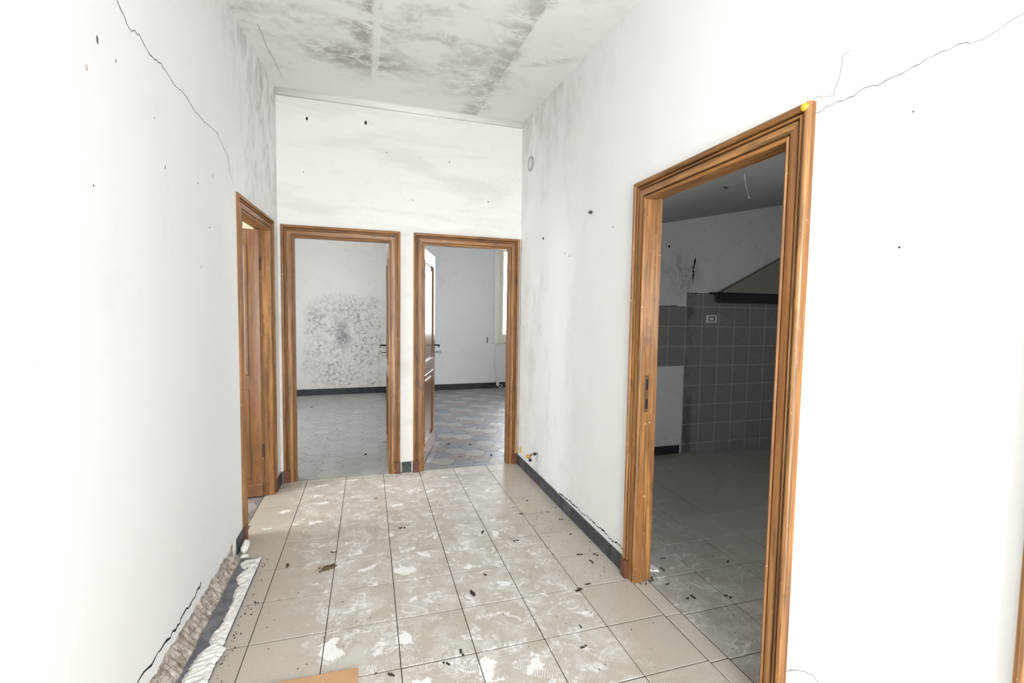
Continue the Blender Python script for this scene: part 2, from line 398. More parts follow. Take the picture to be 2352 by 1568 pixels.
def prism(bm, poly, axis, a0, a1, f0=None, f1=None):
    """extrude a 2-D polygon along an axis; f0/f1 shift the along-coordinate per point (mitres)"""
    def mk(p, a): return {'x': (a, p[0], p[1]), 'y': (p[0], a, p[1]), 'z': (p[0], p[1], a)}[axis]
    A = [bm.verts.new(mk(p, a0 + (f0(p) if f0 else 0))) for p in poly]; B = [bm.verts.new(mk(p, a1 + (f1(p) if f1 else 0))) for p in poly]
    n = len(poly)
    for i in range(n): bm.faces.new((A[i], A[(i+1) % n], B[(i+1) % n], B[i]))
    bm.faces.new(A[::-1]); bm.faces.new(B)
def tube(bm, pts, r, seg=8):
    pts = [Vector(p) for p in pts]; rings = []
    for i, p in enumerate(pts):
        d = (pts[min(i+1, len(pts)-1)] - pts[max(i-1, 0)]).normalized()
        a = d.cross(Vector((0, 0, 1)) if abs(d.z) < .9 else Vector((1, 0, 0))).normalized(); b = d.cross(a)
        rr = r[i] if isinstance(r, (list, tuple)) else r
        rings.append([bm.verts.new(p + (a * math.cos(t) + b * math.sin(t)) * rr) for t in (2*PI*k/seg for k in range(seg))])
    for A, B in zip(rings, rings[1:]):
        for k in range(seg): bm.faces.new((A[k], A[(k+1) % seg], B[(k+1) % seg], B[k]))
    bm.faces.new(rings[0][::-1]); bm.faces.new(rings[-1])
def struct(o, label=None):
    o['kind'] = 'structure'
    if label: o['label'] = label
    return o
def thing(name, label, cat, loc=(0, 0, 0), group=None):
    o = bpy.data.objects.new(name, None); COL.objects.link(o); o.location = Vector(loc) * U; o.empty_display_size = .1
    return tag(o, label, cat, group)
def tag(o, label, cat, group=None):
    o['label'] = label; o['category'] = cat
    if group: o['group'] = group
    return o

def wall(name, u0, u1, z0, z1, holes, mp, t, mat, ucuts=(), zcuts=(), zfun=None):
    us = sorted({u0, u1, *ucuts, *[h[0] for h in holes], *[h[1] for h in holes]}); zs = sorted({z0, z1, *zcuts, *[h[2] for h in holes], *[h[3] for h in holes]})
    us = [u for u in us if u0 <= u <= u1]; zs = [z for z in zs if z0 <= z <= z1]
    bm = bmesh.new(); V = {}
    def v(i, j, d):
        if (i, j, d) not in V:
            z = zs[j]
            if zfun: z = zfun(us[i], j, z)
            V[i, j, d] = bm.verts.new(mp(us[i], t if d else 0.0, z))
        return V[i, j, d]
    def solid(i, j):
        if not (0 <= i < len(us)-1 and 0 <= j < len(zs)-1): return False
        u, z = (us[i]+us[i+1])/2, (zs[j]+zs[j+1])/2
        return not any(h[0] < u < h[1] and h[2] < z < h[3] for h in holes)
    for i in range(len(us)-1):
        for j in range(len(zs)-1):
            if not solid(i, j): continue
            for d in (0, 1): bm.faces.new((v(i,j,d), v(i+1,j,d), v(i+1,j+1,d), v(i,j+1,d)))
            for (a, b), n in ((((i,j),(i+1,j)),(i,j-1)), (((i,j+1),(i+1,j+1)),(i,j+1)), (((i,j),(i,j+1)),(i-1,j)), (((i+1,j),(i+1,j+1)),(i+1,j))):
                if not solid(*n): bm.faces.new((v(*a,0), v(*b,0), v(*b,1), v(*a,1)))
    return struct(from_bm(name, bm, mat))

# ------------------------------------------------------------------ layout (tile units)
XR, YB = 6.02, 4.60                       # right wall face, back wall face
T = .33                                   # partition thickness
LN = .07                                  # thickness of the jamb lining behind the visible opening edge
H = 6.55                                  # clear door height
FW = .31                                  # architrave width
def xl(y):                                # the old left wall bows a little
    return -.74 + (y + 14) / 15.2 * -.06 if y < 1.2 else -.80 + (y - 1.2) / 3.4 * .14
def zc(y): return 10.30 - .05 * (YB - y)

D_BL = (-.27, 2.15); D_BR = (3.14, 5.66); D_K = (-4.84, -2.15); D_L = (1.50, 3.72); D_5 = (-9.83, -7.31)
def hole(a, b): return (a - LN, b + LN, -.01, H + LN)

# floor slab, ceiling
fl = struct(boxo('floor', (-1.2, 6.30, -14.4, YB, -.6, -.012), 'grout'))
ck = bmesh.new(); prism(ck, [(-14.4, zc(-14.4)), (YB + .3, zc(YB + .3)), (YB + .3, 11), (-14.4, 11)], 'x', -1.2, 6.4)
ceil_o = struct(from_bm('ceiling', ck, 'plaster_ceiling'))

# ragged foot of the left wall where the skirting was torn off
def jag(y):
    if y > .55: return 0.0
    hsh = lambda k: random.Random(k * 31 + 5).random()
    def nz(f):
        k = math.floor(y * f); t = y * f - k; t = t * t * (3 - 2 * t); return hsh(k + int(f * 1000)) * (1 - t) + hsh(k + 1 + int(f * 1000)) * t
    return .13 + .16 * nz(1.7) + .09 * nz(5.1) + .05 * nz(12.3) + .14 * min(1, max(0, (-y) / 3))
ucut = [-6 + .06 * i for i in range(112)] + [.55, .56]
wl = wall('wall_left', -14.4, YB + .02, 0, 10.8, [hole(*D_L)], lambda u, d, z: (xl(u) - d, u, z), T, 'plaster_left',
          ucuts=[u for u in ucut if not D_L[0]-LN < u < D_L[1]+LN], zcuts=[.7, 1.0], zfun=lambda u, j, z: jag(u) if j == 0 else z)
wb = wall('wall_back', -7.4, 13.4, 0, 10.8, [hole(*D_BL), hole(*D_BR)], lambda u, d, z: (u, YB + d, z), T, 'plaster_back')
wr = wall('wall_right', -14.4, YB + .02, 0, 10.8, [hole(*D_K), hole(*D_5)], lambda u, d, z: (XR + d, u, z), .30, 'plaster_right')
wf = wall('wall_front', -1.3, 6.5, 0, 10.8, [(.7, 4.9, .0, 7.6)], lambda u, d, z: (u, -14.0 - d, z), .4, 'plaster_right')

# coved joints between walls and ceiling
def cove(name, axis, side, a0, a1, r=.34):
    bm = bmesh.new()
    n = 7; arc = [(r - r * math.sin(t), r - r * math.cos(t)) for t in (PI/2 * i / (n-1) for i in range(n))]   # (into room, below ceiling)
    poly = [(-.02, -.02)] + [(h, w) for h, w in arc]
    for_pts = []
    A = []; B = []
    for h, w in poly:
        if axis == 'y':
            for L, a in ((A, a0), (B, a1)):
                x = xl(a) + h if side == 'l' else XR - h
                L.append(bm.verts.new((x, a, zc(a) - w)))
        else:
            for L, a in ((A, a0), (B, a1)): L.append(bm.verts.new((a, YB - h, zc(YB) - w)))
    m = len(A)
    for i in range(m): bm.faces.new((A[i], A[(i+1) % m], B[(i+1) % m], B[i]))
    bm.faces.new(A[::-1]); bm.faces.new(B)
    o = struct(from_bm(name, bm, {'l': 'plaster_ceiling', 'r': 'plaster_ceiling', 'b': 'plaster_back'}[side]))
    for p in o.data.polygons:
        if len(p.vertices) == 4: p.use_smooth = True
    return o
cove('trim_1', 'x', 'b', -.66, XR, .16)

# exposed rubble band behind the ragged plaster
bm = bmesh.new(); N = 150; rows = 9
g_ = []
for i in range(N + 1):
    y = -6 + 6.55 * i / N; col = []
    for j in range(rows):
        z = .62 * j / (rows - 1); d = .03 + R_.random() * .035 + .015 * math.sin(y * 7.7 + j * 2.1)
        off = {0: .15, 1: .10, 2: .045}.get(j)
        xx = xl(y) - max(.012, d) if off is None else xl(y) + off + R_.uniform(-.014, .014) + .012 * math.sin(y * 5.3) + .012 * math.sin(y * 12.7 + j)
        zz = {0: 0.0, 1: .05 + R_.uniform(-.015, .02), 2: .12 + R_.uniform(-.02, .02)}.get(j, z)
        if y > .35: xx = xl(y) - .01
        col.append(bm.verts.new((xx, y + R_.uniform(-.015, .015), zz)))
    g_.append(col)
for i in range(N):
    for j in range(rows - 1): bm.faces.new((g_[i][j], g_[i+1][j], g_[i+1][j+1], g_[i][j+1]))
rub = from_bm('exposed_render', bm, 'rubble', wl)
boxo('wall_core', (-1.1, -.97, -14.2, .55, 0, .7), 'rubble', wl)

# ------------------------------------------------------------------ cracks, holes, chips on the plaster (thin inlays of the wall they belong to)
def ribbon(name, pts, w, parent, mp, mat='crack', seed=0, sub=5, taper=True, jit=.014):
    rr = random.Random(seed); P = []
    for (a0, b0), (a1, b1) in zip(pts, pts[1:]):
        L = math.hypot(a1-a0, b1-b0)
        for k in range(sub):
            t = k / sub; j = min(L * .07, jit)
            P.append((a0 + (a1-a0)*t + rr.uniform(-j, j), b0 + (b1-b0)*t + rr.uniform(-j, j)))
    P.append(pts[-1]); n = len(P); bm = bmesh.new(); prev = None
    for i, (a, b) in enumerate(P):
        q0 = P[max(i-1, 0)]; q1 = P[min(i+1, n-1)]; dx, dy = q1[0]-q0[0], q1[1]-q0[1]; L = math.hypot(dx, dy) or 1
        ww = w * (.35 + .9 * rr.random()) * (min(1, (n-1-i)/(n*.25)) * .8 + .2 if taper else 1)
        nx, ny = -dy/L*ww, dx/L*ww
        cur = [bm.verts.new(mp(a+nx, b+ny, d)) for d in (0,)] + [bm.verts.new(mp(a-nx, b-ny, 0))] + [bm.verts.new(mp(a, b, .004))]
        if prev:
            bm.faces.new((prev[0], cur[0], cur[2], prev[2])); bm.faces.new((prev[2], cur[2], cur[1], prev[1]))
        prev = cur
    return from_bm(name, bm, mat, parent)
mL = lambda a, b, d: (xl(a) + .002 + d, a, b)
mR = lambda a, b, d: (XR - .002 - d, a, b)
mB = lambda a, b, d: (a, YB - .002 - d, b)
crackL = [(-3.15,7.69),(-2.9,7.56),(-2.68,7.62),(-2.42,7.54),(-2.12,7.59),(-1.84,7.54),(-1.66,7.52),(-1.36,7.57),(-1.03,7.49),(-.57,7.5),(.08,7.56),(.7,7.36),(.82,7.12),(1.12,6.91)]
ribbon('crack', crackL[:11], .0055, wl, mL, seed=1); ribbon('crack', crackL[10:], .003, wl, mL, seed=2)
ribbon('crack', [(-6.0,7.8),(-3.9,7.72),(-3.15,7.69)], .004, wl, mL, seed=12)
crackR = [(-5.12,6.74),(-5.23,6.74),(-5.27,6.76),(-5.41,6.75),(-5.54,6.75),(-5.64,6.77),(-5.76,6.75),(-5.87,6.76),(-5.99,6.75),(-6.1,6.77),(-6.21,6.79),(-6.36,6.78),(-6.49,6.74),(-6.6,6.76),(-6.9,6.8)]
ribbon('crack', crackR, .003, wr, mR, seed=3, sub=3)
ribbon('crack', [(-5.1,6.90),(-5.17,6.90),(-5.34,6.84),(-5.36,6.93),(-5.4,6.99),(-5.41,7.18),(-5.48,7.2)], .0015, wr, mR, seed=4, sub=3)
ribbon('crack', [(-5.16,.72),(-5.33,.87),(-5.46,.93),(-5.53,.89)], .002, wr, mR, seed=5, sub=3)
zcl = lambda a, b, d: (a, b, zc(b) - .002 - d)
ribbon('crack', [(-.43,1.43),(-.42,2.36),(-.38,3.28),(-.36,4.0)], .004, ceil_o, zcl, seed=6, sub=2)
ribbon('plaster_gap', [(1.3,.31),(.8,.33),(.3,.36),(0,.335),(-.35,.38),(-.7,.36),(-1.0,.385),(-1.3,.35),(-1.6,.40),(-1.82,.36)], .014, wr, mR, 'hole', seed=7, sub=6, taper=False, jit=.022)
ribbon('plaster_gap', [(-1.2,.55),(-1.9,.50),(-2.5,.52),(-3.4,.62)], .017, wl, mL, 'hole', seed=17, sub=8, taper=False, jit=.035)
def dot(parent, mp, a, b, ra, rb, mat='hole', name='nail_hole'):
    bm = bmesh.new(); rr = random.Random(int(a*977+b*131)); n = 9
    ring = [bm.verts.new(mp(a + math.cos(2*PI*k/n)*ra*rr.uniform(.7,1.15), b + math.sin(2*PI*k/n)*rb*rr.uniform(.7,1.15), .001)) for k in range(n)]
    c = bm.verts.new(mp(a, b, .005))
    for k in range(n): bm.faces.new((ring[k], ring[(k+1) % n], c))
    return from_bm(name, bm, mat, parent)
for a, b, ra, rb, m in [(-3.54,7.1,.03,.07,'crack'),(-3.21,7.08,.014,.03,'crack'),(-2.08,6.37,.02,.05,'crack'),(-.91,6.48,.03,.02,'hole'),(-3.7,5.74,.018,.015,'hole'),
                        (-.42,5.92,.03,.025,'hole'),(-2.35,6.86,.015,.02,'crack'),(-.85,5.26,.025,.02,'crack'),(-4.56,4.22,.015,.02,'chip'),(-3.74,6.76,.035,.055,'chip'),(-.2,6.78,.05,.06,'chip')]:
    dot(wl, mL, a, b, ra * .62, rb * .62, m, 'plaster_chip' if m == 'chip' else 'nail_hole')
for a, b, ra, rb, m in [(2.68,6.62,.06,.06,'hole'),(-1.02,6.29,.025,.02,'crack'),(1.22,6.06,.03,.015,'crack'),(.97,5.97,.03,.02,'crack'),(-6.03,5.26,.012,.014,'hole'),(-6.07,6.39,.01,.012,'crack'),(-5.13,4.96,.02,.03,'chip')]:
    dot(wr, mR, a, b, ra * .8, rb * .8, m, 'plaster_chip' if m == 'chip' else 'nail_hole')
for a, b, ra, rb, m in [(.08,9.64,.03,.05,'hole'),(1.55,9.73,.035,.055,'hole'),(-.02,8.26,.015,.015,'crack'),(4.99,7.91,.02,.02,'hole'),(2.8,7.77,.015,.02,'crack'),(3.83,8.93,.01,.04,'crack'),(2.09,9.0,.015,.018,'crack')]:
    dot(wb, mB, a, b, ra, rb, m)

# ------------------------------------------------------------------ floor tiles (each its own piece)
tile_cache = {}
def floor_tile(parent, x0, x1, y0, y1, mat, name='floor_tile', g=.012, gy=.019, zt=0.0):
    key = (round(x1-x0, 3), round(y1-y0, 3), mat)
    if key not in tile_cache:
        bm = bmesh.new(); w, d = (x1-x0)/2 - g/2, (y1-y0)/2 - gy/2
        box(bm, -w, w, -d, d, -.03, 0, .005); o = from_bm(name, bm, mat, parent); tile_cache[key] = o.data
    else:
        o = bpy.data.objects.new(name, tile_cache[key]); COL.objects.link(o); o.parent = parent
    o.location = Vector(((x0+x1)/2, (y0+y1)/2, zt + R_.uniform(-.0025, .0025))) * U
    o.rotation_euler = (R_.uniform(-.002, .002), R_.uniform(-.002, .002), R_.uniform(-.0012, .0012))
    return o
xs = [-.84, 0, 1, 2, 3, 4, 5, 5.985]; ys = list(range(-9, 5)) + [YB]
for a, b in zip(xs, xs[1:]):
    for c, d in zip(ys, ys[1:]):
        if a < -.5 and d > 2: continue
        floor_tile(fl, a, b, c, d, tile_mat((c + d) / 2))
for c, d in ((2, 3), (3, 4), (4, YB)):      # edge pieces by the side door, slightly narrower
    floor_tile(fl, -.90 if d <= 4 else -.70, 0, c, d, tile_mat((c + d) / 2))
boxo('floor_bed', (-1.15, 6.28, -14.4, -9.01, -.012, 0), 'tile0', fl)
for k in range(3):                                        # cut strip in the kitchen doorway
    floor_tile(fl, 5.99, 6.275, -5.03 + k*.99, -4.04 + k*.99, tile_mat(-4.5 + k*.99))
kf = struct(boxo('floor_kitchen', (6.30, 20.4, -9.4, 4.5, -.6, -.012), 'grout'))
for i in range(10):
    for j in range(11):
        x0 = 6.285 + i*.985; y0 = -6.0 + j*.97
        if y0 > 4.15: continue
        floor_tile(kf, x0, x0+.985, y0, min(y0+.97, 4.2), 'tile_kitchen')
boxo('floor_bed', (16.14, 20.2, -9.2, 4.2, -.012, 0), 'tile_kitchen', kf); boxo('floor_bed', (6.29, 16.14, -9.2, -6.005, -.012, 0), 'tile_kitchen', kf)

# ------------------------------------------------------------------ doors
PROF = [(0,0),(0,2.4),(.3,2.9),(1.0,3.2),(1.6,3.0),(2.1,2.3),(2.2,.3),(2.85,.3),(2.9,2.0),(3.2,2.4),(3.7,2.1),(3.75,.3),(4.4,.3),(4.45,1.8),(7.2,1.7),(7.2,.2),(7.85,.2),(7.9,1.5),(8.4,1.9),(9.0,1.6),(9.3,1.1),(9.3,0)]
PROF = [(a * CM, d * CM) for a, d in PROF]
def door(n, loc, rz, w, label, thick=T, plinth=True, ds=1.0):
    D = bpy.data.objects.new('door_%d' % n, None); COL.objects.link(D); D.location = Vector(loc) * U; D.rotation_euler[2] = rz; D.empty_display_size = .1; PR = [(a, d * ds) for a, d in PROF]
    struct(D, label); W = 'wood'
    bm = bmesh.new(); prism(bm, [(-FW + a, -d) for a, d in PR], 'z', 0, H + FW, f1=lambda p: -(p[0] + FW)); from_bm('architrave', bm, W, D, grain='z')
    bm = bmesh.new(); prism(bm, [(w + FW - a, -d) for a, d in PR], 'z', 0, H + FW, f1=lambda p: (p[0] - w - FW)); from_bm('architrave', bm, W, D, grain='z')
    bm = bmesh.new(); prism(bm, [(-d, H + FW - a) for a, d in PR], 'x', -FW, w + FW, f0=lambda p: (H + FW - p[1]), f1=lambda p: -(H + FW - p[1])); from_bm('architrave_head', bm, W, D, grain='x')
    st = thick * .52
    for s, x in ((1, 0), (-1, w)):
        bm = bmesh.new(); pts = [(x, .0), (x, st), (x - s*.035, st), (x - s*.035, thick), (x - s*LN, thick), (x - s*LN, .0)]
        prism(bm, pts, 'z', 0, H + .038); from_bm('jamb', bm, W, D, grain='z')
    bm = bmesh.new(); prism(bm, [(.0, H), (st, H), (st, H + .035), (thick, H + .035), (thick, H + LN), (.0, H + LN)], 'x', -LN, w + LN); from_bm('jamb_head', bm, W, D, grain='x')
    if plinth:
        for x0, x1 in ((-FW - .012, -FW + .155), (w + FW - .155, w + FW + .012)):
            bm = bmesh.new(); box(bm, x0, x1, -.125 * ds, 0, 0, .33, .012); from_bm('plinth_block', bm, 'plinth', D, grain='z')
    return D
def leaf(D, hinge, ang, W, lever_side=1, mirror=1, handle=True, t=.12, sw=.36):
    """panelled leaf; local x runs from the hinge to the lock edge, y is thickness"""
    L = bpy.data.objects.new('leaf', None); COL.objects.link(L); L.parent = D; L.location = Vector((hinge[0], hinge[1], 0)) * U; L.rotation_euler[2] = ang
    L.empty_display_size = .1
    z0, z1 = .035, H + .0
    rails = [(z0, .47, 'rail_bottom'), (2.70, 3.04, 'rail_middle'), (z1 - .34, z1, 'rail_top')]
    y0, y1 = (0, t) if mirror > 0 else (-t, 0)
    for x0, x1 in ((0, sw), (W - sw, W)):
        bm = bmesh.new(); box(bm, x0, x1, y0, y1, z0, z1, .006); from_bm('stile', bm, 'leaf', L, grain='z')
    for a, b, nm in rails:
        bm = bmesh.new(); box(bm, sw, W - sw, y0 + .001, y1 - .001, a, b, .004); from_bm('rail', bm, 'leaf', L, grain='x')
    bm = bmesh.new(); box(bm, .0, W, y0 - .012, y1 + .012, z0, .33, .008); from_bm('kick_board', bm, 'leaf', L, grain='x')
    for a, b in ((.47, 2.70), (3.04, z1 - .34)):
        bm = bmesh.new(); box(bm, sw, W - sw, y0 + .045, y1 - .045, a, b); from_bm('panel', bm, 'leaf', L, grain='z')
        bm = bmesh.new()
        for yy0, yy1 in ((y0 - .018, y0 + .05), (y1 - .05, y1 + .018)):
            m = .085
            box(bm, sw, sw + m, yy0, yy1, a, b, .018); box(bm, W - sw - m, W - sw, yy0, yy1, a, b, .018)
            box(bm, sw + m - .01, W - sw - m + .01, yy0, yy1, a, a + m, .018); box(bm, sw + m - .01, W - sw - m + .01, yy0, yy1, b - m, b, .018)
        from_bm('panel_moulding', bm, 'leaf', L, grain='z')
        bm = bmesh.new(); box(bm, sw + .2, W - sw - .2, y0 + .02, y1 - .02, a + .2, b - .2, .02); from_bm('raised_field', bm, 'leaf', L, grain='z')
    if handle:
        bm = bmesh.new(); hx = W - .17
        for s, yy in ((-1, y0), (1, y1)):
            box(bm, hx - .055, hx + .055, yy - .012, yy + .012, 3.08, 3.66, .004)
            tube(bm, [(hx, yy, 3.5), (hx, yy + s*.19, 3.5), (hx - .05, yy + s*.21, 3.5), (hx - .36, yy + s*.21, 3.47)], .026)
            tube(bm, [(hx, yy, 3.26), (hx, yy + s*.16, 3.26)], .014)
            k = [(hx, yy + s*.16 + s*.045*(1 - math.cos(a)), 3.26 + .05 * math.sin(a)) for a in (2*PI*i/10 for i in range(11))]
            tube(bm, k, .009, 6)
        from_bm('lever_handle', bm, 'iron', L)
    bm = bmesh.new()
    for zz in (1.0, 5.6): tube(bm, [(-.012, (y0+y1)/2, zz), (-.012, (y0+y1)/2, zz + .3)], .025)
    from_bm('hinge', bm, 'rust', L)
    return L

d1 = door(1, (xl(D_L[0]), D_L[0], 0), PI/2 - .0412, D_L[1]-D_L[0], 'wooden door frame with half-open panelled door beside the corner', ds=.5)
leaf(d1, (D_L[1]-D_L[0] + .02, T - .10), PI/2 + math.radians(9), D_L[1]-D_L[0] + .03, mirror=1, sw=.25)
d2 = door(2, (D_BL[0], YB, 0), 0, D_BL[1]-D_BL[0], 'wooden door frame opening on the room with the mould-stained wall')
leaf(d2, (D_BL[1]-D_BL[0] + .01, T + .01), PI/2 - math.radians(.6), 2.44, mirror=-1)
d3 = door(3, (D_BR[0], YB, 0), 0, D_BR[1]-D_BR[0], 'wooden door frame opening on the room with the window')
leaf(d3, (-.02, T + .01), math.radians(74), 2.54, mirror=1)
d4 = door(4, (XR, D_K[1], 0), -PI/2, D_K[1]-D_K[0], 'wide wooden door frame opening on the dark kitchen', thick=.30)
bm = bmesh.new(); box(bm, -.004, .012, .05, .12, 3.0, 3.62); o = from_bm('strike_plate', bm, 'rust', d4)
bm = bmesh.new(); box(bm, .008, .016, .065, .105, 3.38, 3.56); box(bm, .008, .016, .065, .105, 3.06, 3.22); from_bm('latch_hole', bm, 'hole', d4)
bm = bmesh.new(); bmesh.ops.create_icosphere(bm, subdivisions=2, radius=.045, matrix=Matrix.Translation((D_K[1]-D_K[0] + FW - .05, -.09, H + FW - .05))); o = from_bm('paint_dab', bm, 'yellow', d4, smooth=True); o['label'] = 'yellow blob on the frame corner'
d5 = door(5, (XR, D_5[1], 0), -PI/2, D_5[1]-D_5[0], 'wooden door frame beyond the blank wall right of the kitchen door', thick=.30)
leaf(d5, (-.02, .30 - .13), 0, D_5[1]-D_5[0] + .04, mirror=1, handle=False)  # closed leaf, out of view, added to stop light leaking through the frame

# skirting boards
br = struct(bpy.data.objects.new('baseboard_right', None)); COL.objects.link(br)
for a, b, dz in ((1.42, YB - .12, .012), (D_K[1] + FW + .03, 1.40, 0)):
    bm = bmesh.new(); box(bm, XR - .045, XR + .01, a, b, 0, .265 + dz, .008); from_bm('slate_board', bm, 'slate', br)
bm = bmesh.new(); box(bm, XR - .05, XR, D_K[1] + FW + .012, D_K[1] + FW + .03, 0, .30); from_bm('plaster_end', bm, 'white_paint', br)
bm = bmesh.new(); box(bm, XR - .045, XR + .01, D_5[1] + FW + .02, D_K[0] - FW - .02, 0, .265, .008); from_bm('slate_board', bm, 'slate', br)
bb = struct(bpy.data.objects.new('baseboard_back', None)); COL.objects.link(bb)
bm = bmesh.new(); box(bm, D_BL[1] + FW + .05, D_BR[0] - FW - .05, YB - .03, YB + .01, 0, .30, .006); from_bm('slate_board', bm, 'slate', bb)
bl = struct(bpy.data.objects.new('baseboard_left', None)); COL.objects.link(bl)
bm = bmesh.new(); box(bm, -.66, -.62, D_L[1] + FW + .02, YB - .02, 0, .30, .008); from_bm('slate_board', bm, 'slate', bl)
bm = bmesh.new(); box(bm, -.80, -.765, .72, D_L[0] - FW - .02, .0, .30, .006); from_bm('slate_board', bm, 'slate', bl)

# ------------------------------------------------------------------ back rooms
W2 = lambda x: 18.30 + (x + 2) * .045                     # far wall is slightly askew
wrb = wall('wall_rooms_back', -7.4, 2.68, 0, 10.4, [], lambda u, d, z: (u, W2(u) + d, z), .5, 'plaster_mould')
wrb2 = wall('wall_rooms_back_right', 2.68, 13.4, 0, 10.4, [(9.12, 12.0, 2.75, 8.9)], lambda u, d, z: (u, W2(u) + d, z), .5, 'plaster_room')
wall('wall_rooms_left', YB + T, 19.2, 0, 10.4, [(9.0, 12.0, 3.0, 7.4)], lambda u, d, z: (-7.0 - d, u, z), .4, 'plaster_mould')
wall('wall_rooms_right', YB + T, 19.6, 0, 10.4, [(9.3, 11.7, 3.0, 7.0)], lambda u, d, z: (13.0 + d, u, z), .4, 'plaster_room')
boxes = [('wall_partition', (2.56, 2.80, YB + T, 18.52, 0, 10.2), 'plaster_room')]
for n, b, m in boxes: struct(boxo(n, b, m))
struct(boxo('ceiling_rooms', (-7.4, 13.4, YB + T, 19.6, 9.9, 10.3), 'plaster_room'))
# skirting
for n, x0, x1 in (('baseboard_rooms_left', -6.98, 2.54), ('baseboard_rooms_right', 2.82, 12.98)):
    bm = bmesh.new(); prism(bm, [(x0, W2(x0) - .05), (x1, W2(x1) - .05), (x1, W2(x1)), (x0, W2(x0))], 'z', 0, .34); struct(from_bm(n, bm, 'slate_dark'))
bm = bmesh.new(); box(bm, 2.51, 2.56, 7.6, 18.45, 0, .34); box(bm, 2.80, 2.85, 7.6, 18.45, 0, .34); struct(from_bm('baseboard_partition', bm, 'slate_dark'))

def hexfield(name, x0, x1, y0, y1, individual, cmap, holes_mat, skip=None):
    F = struct(boxo(name, (x0, x1, y0, y1, -.6, -.008), 'grout'))
    f = .667; rad = f / math.sqrt(3); protos = {}; rest = {}
    nx = int((x1 - x0) / (1.5 * rad)) + 2; ny = int((y1 - y0) / f) + 2
    for i in range(-1, nx):
        for j in range(-1, ny):
            cx = x0 + i * 1.5 * rad; cy = y0 + (j + .5 * (i % 2)) * f
            if cx + rad < x0 or cx - rad > x1 or cy + f/2 < y0 or cy - f/2 > y1: continue
            m = cmap(i, j)
            edge = cx - rad < x0 or cx + rad > x1 or cy - f/2 < y0 or cy + f/2 > y1
            if individual(cx, cy) and not edge:
                if m not in protos:
                    bm = bmesh.new(); prism(bm, [((rad-.006)*math.cos(PI/3*k), (rad-.006)*math.sin(PI/3*k)) for k in range(6)], 'z', -.03, 0)
                    o = from_bm('hex_tile', bm, m, F); protos[m] = o.data
                else:
                    o = bpy.data.objects.new('hex_tile', protos[m]); COL.objects.link(o); o.parent = F
                o.location = Vector((cx, cy, R_.uniform(-.003, .003))) * U; o.rotation_euler = (R_.uniform(-.004, .004), R_.uniform(-.004, .004), 0)
            else:
                bm = rest.setdefault(m, bmesh.new())
                pts = [(min(max(cx + (rad-.006)*math.cos(PI/3*k), x0), x1), min(max(cy + (rad-.006)*math.sin(PI/3*k), y0), y1)) for k in range(6)]
                vs = [bm.verts.new((px, py, 0)) for px, py in pts]
                try: bm.faces.new(vs)
                except ValueError: pass
    for m, bm in rest.items():
        o = from_bm('hex_tiles_outer', bm, m, F); o['kind'] = 'stuff'
    return F
def vis_l(x, y): s = (y + 8.94); return -2.05/13.5 * s + 1.61 - .9 < x < .65/13.5 * s + 1.61 + .3
def vis_r(x, y): s = (y + 8.94); return 1.4/13.5 * s + 1.61 - .3 < x < 4.1/13.5 * s + 1.61 + .5
hexfield('floor_rooms_left', -7.0, 2.66, YB, 18.9, vis_l, lambda i, j: ('hex3', 'hex3', 'hex3', 'hex3')[(i * 7 + j * 5 + i * j) % 4], None)
hexfield('floor_rooms_right', 2.66, 13.0, YB, 19.2, vis_r, lambda i, j: ('hex0', 'hex2', 'hex1')[(j + (i // 2) * 2 + (i % 2) * 2 + (i % 2)) % 3] if i % 2 == 0 else ('hex0', 'hex2', 'hex1')[(j + ((i - 1) // 2) * 2 + 2) % 3], None)

# windows of the back rooms
def window(n, x0, x1, z0, z1, y):
    w = struct(bpy.data.objects.new('window_%d' % n, None)); COL.objects.link(w)
    f = .26
    for b in ((x0, x0 + f, z0, z1), (x1 - f, x1, z0, z1), (x0 + f, x1 - f, z0, z0 + f), (x0 + f, x1 - f, z1 - f, z1)):
        bm = bmesh.new(); box(bm, b[0], b[1], y, y + .16, b[2], b[3], .02); from_bm('window_frame', bm, 'cream_paint', w)
    xm = (x0 + x1) / 2
    for a, b in ((x0 + f, xm), (xm, x1 - f)):
        s = .20
        bm = bmesh.new()
        for q in ((a, a + s, z0 + f, z1 - f), (b - s, b, z0 + f, z1 - f), (a + s, b - s, z0 + f, z0 + f + .32), (a + s, b - s, z1 - f - s, z1 - f)): box(bm, q[0], q[1], y + .04, y + .12, q[2], q[3], .012)
        from_bm('sash', bm, 'cream_paint', w)
        bm = bmesh.new(); box(bm, a + s, b - s, y + .075, y + .085, z0 + f + .32, z1 - f - s); from_bm('pane', bm, 'glass', w)
    bm = bmesh.new(); box(bm, x0 - .1, x1 + .1, y - .16, y + .1, z0 - .06, z0, .01); from_bm('window_sill', bm, 'cream_paint', w)
    return w
w1 = window(1, 9.16, 12.0, 2.75, 8.9, W2(9.1) + .12)
bm = bmesh.new(); box(bm, 8.98, 9.14, W2(9.0) - .035, W2(9.0) + .03, 2.7, 9.1, .01); from_bm('casing', bm, 'white_paint', w1)

